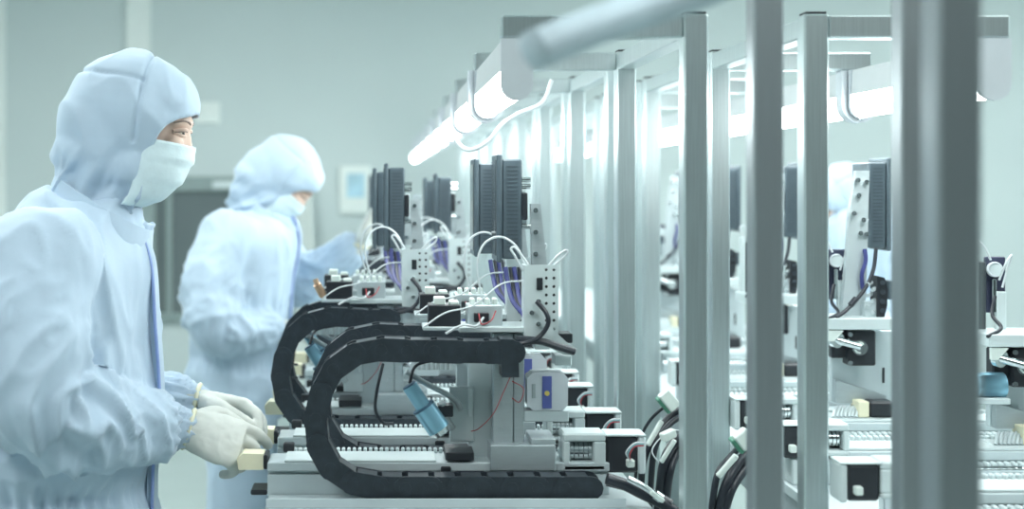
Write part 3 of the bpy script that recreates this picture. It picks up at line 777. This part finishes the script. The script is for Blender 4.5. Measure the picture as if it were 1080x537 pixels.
def remesh(bm, vox, smooth=6, fac=.5):
    bmesh.ops.recalc_face_normals(bm, faces=bm.faces)
    me = bpy.data.meshes.new('tmp'); bm.to_mesh(me); bm.free()
    o = bpy.data.objects.new('tmp', me); COL.objects.link(o)
    r = o.modifiers.new('r', 'REMESH'); r.mode = 'VOXEL'; r.voxel_size = vox
    s = o.modifiers.new('s', 'SMOOTH'); s.factor = fac; s.iterations = smooth
    dg = bpy.context.evaluated_depsgraph_get(); dg.update()
    out = bpy.data.meshes.new_from_object(o.evaluated_get(dg))
    bpy.data.objects.remove(o); bpy.data.meshes.remove(me)
    out.materials.clear()
    return out
def displace(me, fn):
    ns = [v.normal.copy() for v in me.vertices]
    for v, nn in zip(me.vertices, ns):
        v.co = v.co + nn * fn(v.co, nn)
    me.update()
def nz(x, y, z): return noise.noise(Vector((x, y, z)))
def ridge(x, y, z):
    a = 1 - abs(nz(x, y, z)) * 2.2
    return max(-.6, a) ** 1 if a < 0 else a * a
def seg_t(p, A, B):
    d = B - A; t = (p - A).dot(d) / d.length_squared; t = min(1, max(0, t)); return t, (p - (A + d * t)).length
def hand_mesh(W, f, nrm, right, curl, spread=.12, thumb=.6, size=1.0, cuff=None):
    """gloved hand: wrist W, finger direction f, palm normal nrm, per-finger curl (index..little)"""
    f = Vector(f).normalized(); nrm = Vector(nrm); nrm = (nrm - f * nrm.dot(f)).normalized()
    s = f.cross(nrm) * (1 if right else -1); W = Vector(W); k = size
    bm = bmesh.new()
    rings = []
    for u, hw, ht in ((-.035, .030, .026), (0, .029, .022), (.03, .037, .021), (.06, .043, .018), (.088, .043, .0145), (.098, .036, .011)):
        rings.append((W + f * u * k, s * hw * k, nrm * ht * k))
    loft(bm, rings, 24)
    for i, (off, ln, r) in enumerate(((.031, .074, .0102), (.0105, .082, .0106), (-.0105, .076, .0101), (-.030, .060, .0090))):
        base = W + f * (.082 - .004 * abs(i - 1)) * k + s * off * k
        c = curl[i]; p = [base]; ang = c * .45; seg = (.44, .32, .24)
        side = s * (off * spread / .03)
        for q in range(3):
            d = (f * math.cos(ang) + nrm * math.sin(ang) + side).normalized()
            p.append(p[-1] + d * ln * seg[q] * k); ang += c * (.8 if q == 0 else .6)
        limb(bm, p, [r * k, r * .96 * k, r * .88 * k, r * .74 * k], n=12, sub=5)
    tb = W + f * .024 * k + s * .028 * k + nrm * .008 * k
    t1 = tb + (f * .6 + s * (.75 - .4 * thumb) + nrm * .45 * thumb) * .042 * k
    t2 = t1 + (f * .85 + s * (.3 - .55 * thumb) + nrm * .5 * thumb) * .034 * k
    t3 = t2 + (f * .95 + s * (.1 - .5 * thumb) + nrm * .45 * thumb) * .026 * k
    limb(bm, [tb, t1, t2, t3], [.0165 * k, .0135 * k, .0118 * k, .0092 * k], n=12, sub=5)
    me = remesh(bm, .0026, 5)
    displace(me, lambda p, n_: .0012 * nz(p.x * 60, p.y * 60, p.z * 60) + .0008 * ridge(p.x * 35, p.y * 35, p.z * 35))
    return me
def head_pt(px, py, y=0.0): return Vector(((px - 148) / 588, y, -(py - 132) / 588))
def face_edge(py):
    T = ((100, 260), (112, 218), (118, 208), (124, 194), (131, 183), (140, 176), (150, 172), (160, 169), (172, 167), (190, 162), (205, 157), (220, 150), (232, 142), (240, 90), (260, 60))
    for (a, b), (c, d) in zip(T, T[1:]):
        if a <= py <= c: return b + (d - b) * (py - a) / (c - a)
    return 999 if py < 100 else 60
def person(label, origin, yaw, pitch, headc, neckp, torso, legs, arms, hands, wr=1.7, seed=0, fine=True):
    """all figures are built facing +X at the world origin's floor point, then turned by yaw"""
    t = empty('person', (0, 0, 0), label, 'person')
    sd = seed * 13.7
    HR = Matrix.Rotation(pitch, 3, 'Y'); HC = Vector(headc); NP = Vector(neckp)
    def H(px, py, y=0.0): return HC + HR @ head_pt(px, py, y)
    def hell(bm, px, py, rx, ry, rz, y=0., tilt=0.): ell(bm, H(px, py, y), (rx, ry, rz), HR @ Matrix.Rotation(tilt, 3, 'Y'))
    # --- body under the clothes: one continuous figure
    bm = bmesh.new()
    hell(bm, 140, 122, .098, .074, .098)
    hell(bm, 160, 150, .066, .060, .098)
    hell(bm, 168, 178, .042, .044, .05)
    hell(bm, 186, 127, .030, .050, .024)
    hell(bm, 196, 124.5, .0105, .044, .010)
    limb(bm, [H(196, 131), H(198, 145), H(199.5, 158)], [.008, .0085, .011], n=12)
    for sy in (-1, 1):
        hell(bm, 186, 149, .020, .022, .016, sy * .036)
        hell(bm, 142, 142, .020, .009, .032, sy * .074)
    limb(bm, [H(148, 165), HC * .35 + NP * .65, NP + Vector((-.02, 0, -.06))], [.056, .055, .062])
    loft(bm, [(c, Vector(a) * .72, Vector(b) * .74) for c, a, b in torso_rings(torso)])
    for L_ in legs: limb(bm, L_[0], [r * .72 for r in L_[1]])
    for A in arms: limb(bm, A[0], [r * .62 for r in A[1]])
    bme = remesh(bm, .0045 if fine else .007, 3)
    displace(bme, lambda p, n_: 0)
    body = link('body', bme, M['skin'], t, True)
    for sy in (-1, 1):
        e = H(190.6, 138.6, sy * .0315)
        MB().sphere(e, .0118, 18).build('eye', M['eye'], body, True)
        MB().sphere(e + HR @ Vector((.0068, -sy * -.0015, -.0012)), .0062, 14).build('iris', M['iris'], body, True)
        mb = MB()
        mb.tube([H(198.5, 135.3, sy * .020), H(199.2, 135.2, sy * .030), H(196.3, 135.2, sy * .040), H(187, 137.2, sy * .046)], .0034, 8, 5)
        mb.tube([H(197.5, 141.4, sy * .022), H(198, 141.9, sy * .030), H(195, 141.4, sy * .040), H(187, 139.0, sy * .046)], .0030, 8, 5)
        mb.build('eyelid', M['skin'], body, True)
        MB().tube([H(199.3, 137.3, sy * .022), H(200.2, 137.2, sy * .031), H(197.2, 137.2, sy * .041), H(188.6, 138.6, sy * .0485)], .0012, 6, 5).build('eyelash', M['hair'], body, True)
        MB().tube([H(201.5, 129.0, sy * .014), H(201.2, 127.0, sy * .026), H(196.5, 126.4, sy * .040), H(188, 129, sy * .051)], .0028, 8, 5, rr=lambda u: .0027 * (1 - .7 * u)).build('eyebrow', M['hair'], body, True)
    # --- coverall
    bm = bmesh.new()
    loft(bm, torso_rings(torso), 40)
    for L_ in legs: limb(bm, L_[0], L_[1], 24)
    for A in arms: limb(bm, A[0], A[1], 24)
    me = remesh(bm, .007 if fine else .009, 8)
    armP = [[Vector(p) for p in A[0]] for A in arms]
    waist = [r for r in torso if abs(r[0] - .95) < .08]
    def folds(p, n_):
        best = None
        for P in armP:
            acc = 0
            tot = sum((P[i + 1] - P[i]).length for i in range(len(P) - 1))
            for i in range(len(P) - 1):
                u, d = seg_t(p, P[i], P[i + 1])
                if best is None or d < best[0]: best = (d, (acc + u * (P[i + 1] - P[i]).length) / tot, tot, P[i + 1] - P[i], P[i] + (P[i + 1] - P[i]) * u)
                acc += (P[i + 1] - P[i]).length
        d, u, tot, ax, foot = best
        torso_w = 0.0
        wgt = max(0., min(1., (.135 - d) / .05)) * max(0, min(1, (u - .06) / .12))
        # long drapes of the trunk and legs
        dr = .0085 * ridge(p.x * 7 + sd, p.y * 7, p.z * 2.0) + .006 * nz(p.x * 11, p.y * 11 + sd, p.z * 4)
        dr += .0032 * ridge(p.x * 17 + p.z * 5, p.y * 15 + sd, p.z * 6)
        wz_ = abs(p.z - .87)
        if wz_ < .05: dr += -.012 * (1 - wz_ / .05) + .004 * math.sin(math.atan2(p.y, p.x - torso[4][1]) * 46) * (1 - wz_ / .05)
        # folds around the sleeve, tight near the elbow, gathered at the cuff
        axn = ax.normalized(); rad = p - foot; ref = Vector((0, 1, 0)); ref = (ref - axn * ref.dot(axn)).normalized(); bi = axn.cross(ref)
        ang = math.atan2(rad.dot(bi), rad.dot(ref)); s = u * tot
        el = math.exp(-((u - .52) / .2) ** 2)
        sl = (.004 + .009 * el) * ridge(s * 13 + math.sin(ang) * .9 + sd, math.cos(ang) * 1.1, math.sin(ang) * .9 + seed)
        sl += .004 * ridge(s * 26 + 2 * math.sin(ang + 1), math.cos(ang) * 1.6 + sd, math.sin(ang) * 1.6) * (.4 + el)
        sl += .005 * nz(s * 7 + sd, math.cos(ang) * 1.3, math.sin(ang) * 1.3)
        if u > .82:
            q = (u - .82) / .18; sl = sl * (1 - .6 * q) + q * .0034 * math.sin(ang * 17 + nz(ang, s * 9, sd) * 2)
        return (dr * (1 - wgt) + sl * wgt) * wr
    displace(me, folds)
    cov = link('coverall', me, M['suit'], t, True)
    # zip flap down the front, raised collar
    fr = []; Rg = torso_rings(torso)
    for c, a, b in Rg:
        if c[2] > .80: fr.append(Vector((c[0] + a[0] * 1.0, 0, c[2])))
    fr.sort(key=lambda v: v.z)
    mb = MB()
    for yo, th in ((-.012, .008),):
        L = [v + Vector((.0115, -.030, 0)) for v in fr]; Rr = [v + Vector((.0125, .012, 0)) for v in fr]
        Lb = [v - Vector((.012, 0, 0)) for v in L]; Rb = [v - Vector((.012, 0, 0)) for v in Rr]
        vs = [[mb.bm.verts.new(q) for q in (l, r, rb, lb)] for l, r, rb, lb in zip(L, Rr, Rb, Lb)]
        for i in range(len(vs) - 1):
            for k in range(4): mb.bm.faces.new((vs[i][k], vs[i][(k + 1) % 4], vs[i + 1][(k + 1) % 4], vs[i + 1][k]))
        mb.bm.faces.new(vs[0][::-1]); mb.bm.faces.new(vs[-1])
    mb.build('zip_flap', M['suit'], cov, True)
    MB().tube([v + Vector((.010, -.0335, 0)) for v in fr[::2]], .0032, 6, 3).build('zip_piping', M['suit_trim'], cov, True)
    # --- hood with a face opening
    bm = bmesh.new()
    hell(bm, 136, 122, .116, .101, .118)
    hell(bm, 166, 108, .072, .082, .062)
    hell(bm, 190, 104, .030, .055, .030)
    hell(bm, 116, 142, .094, .098, .112)
    hell(bm, 95, 163, .062, .090, .056)
    hell(bm, 146, 174, .058, .086, .092)
    hell(bm, 122, 205, .048, .072, .060)
    limb(bm, [H(118, 165), H(107, 195) * .75 + NP * .25, NP + Vector((.004, 0, -.03))], [.090, .076, .076], 32)
    limb(bm, [H(136, 180), H(134, 215) * .8 + NP * .2], [.072, .062], 28)
    me = remesh(bm, .0045 if fine else .006, 10)
    HI = HR.inverted()
    b2 = bmesh.new(); b2.from_mesh(me); bpy.data.meshes.remove(me)
    def to_px(co):
        q = HI @ (co - HC); return q.x * 588 + 148, -q.z * 588 + 132, q.y
    kill = []
    for v in b2.verts:
        a, b, c = to_px(v.co)
        if 104 < b < 232 and a > face_edge(b) - 60 * max(0, abs(c) - .075) * 1: kill.append(v)
    bmesh.ops.delete(b2, geom=kill, context='VERTS')
    # keep the largest piece
    seen = set(); comps = []
    for v in b2.verts:
        if v in seen: continue
        st = [v]; seen.add(v); cc = []
        while st:
            x = st.pop(); cc.append(x)
            for e in x.link_edges:
                y = e.other_vert(x)
                if y not in seen: seen.add(y); st.append(y)
        comps.append(cc)
    comps.sort(key=len)
    for cc in comps[:-1]: bmesh.ops.delete(b2, geom=cc, context='VERTS')
    for it in range(10):
        bv = {v: [e.other_vert(v) for e in v.link_edges if e.is_boundary] for v in b2.verts if v.is_boundary}
        new = {v: (v.co * .4 + (sum((x.co for x in nb), Vector()) / len(nb)) * .6) for v, nb in bv.items() if nb}
        for v, c in new.items(): v.co = c
    me = bpy.data.meshes.new('hood'); b2.to_mesh(me); b2.free(); me.update()
    def hf(p, n_):
        a, b, c = to_px(p)
        low = max(0, min(1, (b - 150) / 50)); up = 1 - low
        d = up * (.0030 * ridge(a * .022 + sd, b * .012, c * 8) + .003 * nz(a * .03, b * .03 + sd, c * 14))
        d += low * (.0085 * ridge(a * .040 + b * .018 + sd, b * .012, c * 9) + .006 * nz(a * .03, b * .03, c * 16 + sd) + .003 * ridge(a * .07 + b * .03, b * .02, c * 18))
        # seams of the hood panels
        d -= .0035 * math.exp(-((a - 160 + .10 * (b - 60)) / 2.2) ** 2) * (1 if b < 150 else 0)
        d -= .003 * math.exp(-((b - 76 - .10 * (a - 60)) / 2.2) ** 2) * (1 if a < 160 else 0)
        return d * wr
    displace(me, hf)
    so = bpy.data.objects.new('tmp', me); COL.objects.link(so)
    md = so.modifiers.new('s', 'SOLIDIFY'); md.thickness = .004; md.offset = -1
    dg = bpy.context.evaluated_depsgraph_get(); dg.update()
    m2 = bpy.data.meshes.new_from_object(so.evaluated_get(dg)); bpy.data.objects.remove(so); m2.materials.clear()
    hood = link('hood', m2, M['suit'], t, True)
    # collar band
    c0 = NP + Vector((0, 0, -.015))
    mb = MB(); nn = 48; R = []
    top = torso[0]
    for i in range(nn):
        a = 2 * PI * i / nn; ca, sa = math.cos(a), math.sin(a)
        row = []
        for k in range(5):
            u = k / 4
            rx, ry = .094 - .008 * u, .112 - .014 * u
            p = NP + Vector((ca * rx + .012 * u + .006, sa * ry, -.058 + .066 * u - ca * (.046 + .006 * u)))
            p += Vector((ca, sa, 0)) * (.003 * nz(a * 3 + sd, u * 2, 0))
            row.append(p)
        R.append(row)
    for off in (0, 1):
        VV = [[mb.bm.verts.new(p - (Vector((math.cos(2 * PI * i / nn), math.sin(2 * PI * i / nn), 0)) * .006 * off)) for p in R[i]] for i in range(nn)]
        for i in range(nn):
            for k in range(4):
                q = (VV[i][k], VV[(i + 1) % nn][k], VV[(i + 1) % nn][k + 1], VV[i][k + 1])
                mb.bm.faces.new(q if not off else q[::-1])
        if off == 0: V0 = VV
    for i in range(nn):
        for k in (0, 4): mb.bm.faces.new((V0[i][k], V0[(i + 1) % nn][k], VV[(i + 1) % nn][k], VV[i][k]))
    mb.build('collar', M['suit'], cov, True)
    # --- mask
    mb = MB(); nu, nv = 28, 22; V = []
    prof = [(206, 153), (205.5, 160), (204, 168), (200, 178), (195, 188), (187, 198), (177, 207), (166, 213), (156, 217)]
    side = [(163, 146), (160, 155), (158, 163), (156, 172), (154, 182), (151, 192), (148, 201), (144, 209), (140, 215)]
    pf = catmull([Vector((a, b, 0)) for a, b in prof], 4); sf = catmull([Vector((a, b, 0)) for a, b in side], 4)
    def ev(P, v):
        x = v * (len(P) - 1); i = min(int(x), len(P) - 2); return P[i].lerp(P[i + 1], x - i)
    for j in range(nv + 1):
        v = j / nv; row = []
        for i in range(nu + 1):
            th = (i / nu * 2 - 1); A = ev(pf, v); B = ev(sf, v); k_ = abs(th)
            w_ = k_ ** 2.1
            px, py = A.x + (B.x - A.x) * w_, A.y + (B.y - A.y) * (k_ ** 1.4)
            pl = .0052 * ((v * 3.6) % 1.0 - .5) * (1 if .12 < v < .95 else 0)
            dn = .078 - .008 * abs(v - .4)
            p = HC + HR @ (head_pt(px, py) + Vector((pl * (1 - k_ * .4) + .0015 * nz(px * .08, py * .08, th * 2), math.sin(th * PI / 2 * .98) * dn, 0)))
            row.append(mb.bm.verts.new(p))
        V.append(row)
    for j in range(nv):
        for i in range(nu): mb.bm.faces.new((V[j][i], V[j][i + 1], V[j + 1][i + 1], V[j + 1][i]))
    mk = mb.build('face_mask', M['mask'], t, True)
    md = mk.modifiers.new('thickness', 'SOLIDIFY'); md.thickness = .0025; md.offset = 1
    # --- gloves
    for hd in hands:
        gm = hand_mesh(*hd[:5], **hd[5]); g = link('glove', gm, M['glove'], t, True)
        W = Vector(hd[0]); f = Vector(hd[1]).normalized(); back = hd[6]
        MB().ring(W - f * back, f, .030 * hd[5].get('size', 1.0), .0045, 28, 8).build('glove_rim', M['glove_rim'], g, True)
        mb = MB(); R = []
    # --- boots
    for L_ in legs:
        an = Vector(L_[0][-1])
        bm = bmesh.new()
        limb(bm, [an + Vector((0, 0, .16)), an + Vector((0, 0, .02)), Vector((an.x - .005, an.y, .055))], [.066, .056, .052], 20)
        ell(bm, (an.x + .075, an.y, .045), (.125, .048, .042)); ell(bm, (an.x - .02, an.y, .045), (.07, .045, .045))
        bmb = remesh(bm, .006, 6)
        zmin = min(v.co.z for v in bmb.vertices)
        for v in bmb.vertices: v.co.z = max(.0, v.co.z - zmin * 0 - .004) if v.co.z > .02 else 0.0
        link('boot', bmb, M['boot'], t, True)
    t.rotation_euler = (0, 0, yaw); t.location = origin
    return t

# ---- first worker, at the nearest stage (local = world minus origin)
O1 = Vector((-.585, 2.45, 0))
def L1(px, py, Y): return S(px, py, Y) - O1
torso1 = [(1.375, .055, .085, .095), (1.325, .03, .120, .140), (1.26, .008, .163, .205), (1.16, -.004, .182, .230), (1.02, -.004, .190, .222), (.90, -.01, .185, .215), (.78, -.015, .185, .215), (.70, -.015, .16, .20)]
legs1 = [([(-.01, s * .105, .76), (.01, s * .115, .47), (-.02, s * .12, .10)], [.118, .098, .080]) for s in (-1, 1)]
nearW, farW = 0, 0
arms1 = [([L1(44, 274, 2.265), L1(30, 345, 2.215), L1(40, 424, 2.20), L1(108, 446, 2.30), L1(164, 450, 2.42), L1(186, 450, 2.44)], [.086, .094, .084, .072, .062, .035]),
         ([L1(70, 280, 2.645), L1(62, 345, 2.70), L1(75, 410, 2.69), L1(130, 424, 2.63), L1(188, 426, 2.605), L1(205, 426, 2.598)], [.084, .088, .078, .064, .055, .035])]
hands1 = [(L1(191, 450, 2.455), (.94, .08, -.31), (-.24, .72, -.62), True, (.5, .9, 1.2, 1.3), dict(spread=.06, thumb=.5, size=1.17), -.014),
          (L1(206, 424, 2.60), (.97, -.02, -.15), (-.2, -.45, -.85), False, (.95, 1.0, 1.05, 1.1), dict(spread=.08, thumb=.6, size=1.12), -.004)]
person('worker in pale blue hooded coverall and mask, gloved hands on the nearest machine at left', O1, 0, math.radians(3), S(148, 132, 2.45) - O1, (.075, 0, 1.362),
       torso1, legs1, arms1, hands1, seed=1)

# ---- second worker, bent over further back
O2 = Vector((SX(256, 4.3), 4.3, 0))
def L2(px, py, Y): return S(px, py, Y) - O2
torso2 = [(1.315, .055, .085, .095), (1.27, .04, .125, .165), (1.20, .02, .150, .215), (1.09, .0, .150, .222), (.98, -.005, .148, .205), (.88, -.02, .150, .20), (.76, -.02, .155, .20), (.68, -.02, .145, .19)]
legs2 = [([(-.02, s * .10, .74), (.0, s * .11, .46), (-.02, s * .12, .10)], [.112, .095, .078]) for s in (-1, 1)]
arms2 = [([L2(237, 248, 4.12), L2(224, 300, 4.07), L2(228, 345, 4.05), L2(258, 350, 4.10), L2(284, 347, 4.16), L2(291, 347, 4.17)], [.080, .086, .078, .066, .055, .035]),
         ([L2(275, 250, 4.50), L2(300, 278, 4.56), L2(322, 298, 4.56), L2(347, 282, 4.50), L2(372, 262, 4.44), L2(378, 258, 4.43)], [.080, .078, .076, .066, .058, .035])]
hands2 = [(L2(294, 346, 4.18), (.95, .15, -.15), (-.1, .5, -.8), True, (.6, .7, .8, .9), dict(size=1.0), .006),
          (L2(380, 256, 4.42), (.35, -.15, .92), (.8, -.1, -.3), False, (.25, .3, .35, .5), dict(size=1.0), .006)]
person('second worker in pale blue coverall, bowed head and one raised arm, behind the first worker', O2, 0, math.radians(36), S(302, 190, 4.3) - O2, (.075, 0, 1.31),
       torso2, legs2, arms2, hands2, wr=1.35, seed=2, fine=False)

# ---- third worker, behind the right bench, facing it
O3 = Vector((1.72, 4.75, 0))
def T2(l): return [tuple(v) for v in l]
torso3 = torso2
arms3 = [([(.0, -.19, 1.2), (-.04, -.24, 1.06), (-.02, -.25, .93), (.10, -.20, .96), (.19, -.14, 1.0), (.21, -.13, 1.0)], [.080, .084, .076, .064, .054, .035]),
         ([(.0, .19, 1.2), (-.04, .24, 1.06), (-.02, .25, .93), (.10, .20, .96), (.19, .14, 1.0), (.21, .13, 1.0)], [.080, .084, .076, .064, .054, .035])]
hands3 = [((.225, -.125, 1.0), (.9, .2, -.1), (0, .3, -.9), True, (.6, .7, .8, .9), {}, .006), ((.225, .125, 1.0), (.9, -.2, -.1), (0, -.3, -.9), False, (.6, .7, .8, .9), {}, .006)]
person('third worker in blue hooded coverall, barely seen behind the posts and the right bench', O3, PI, math.radians(24), (.11, 0, 1.335), (.06, 0, 1.31),
       torso3, legs2, arms3, hands3, seed=3, fine=False)
#PEOPLE-END

# ------------------------------------------------------------------ world and view
wd = bpy.data.worlds.new('world'); scn.world = wd; wd.use_nodes = True
bg = wd.node_tree.nodes['Background']; bg.inputs['Color'].default_value = (0.80, 0.93, 0.96, 1); bg.inputs['Strength'].default_value = 0.8
scn.view_settings.view_transform = 'Standard'; scn.view_settings.look = 'None'; scn.view_settings.gamma = 1.0
scn.view_settings.use_curve_mapping = False
scn.view_settings.exposure = 0.36
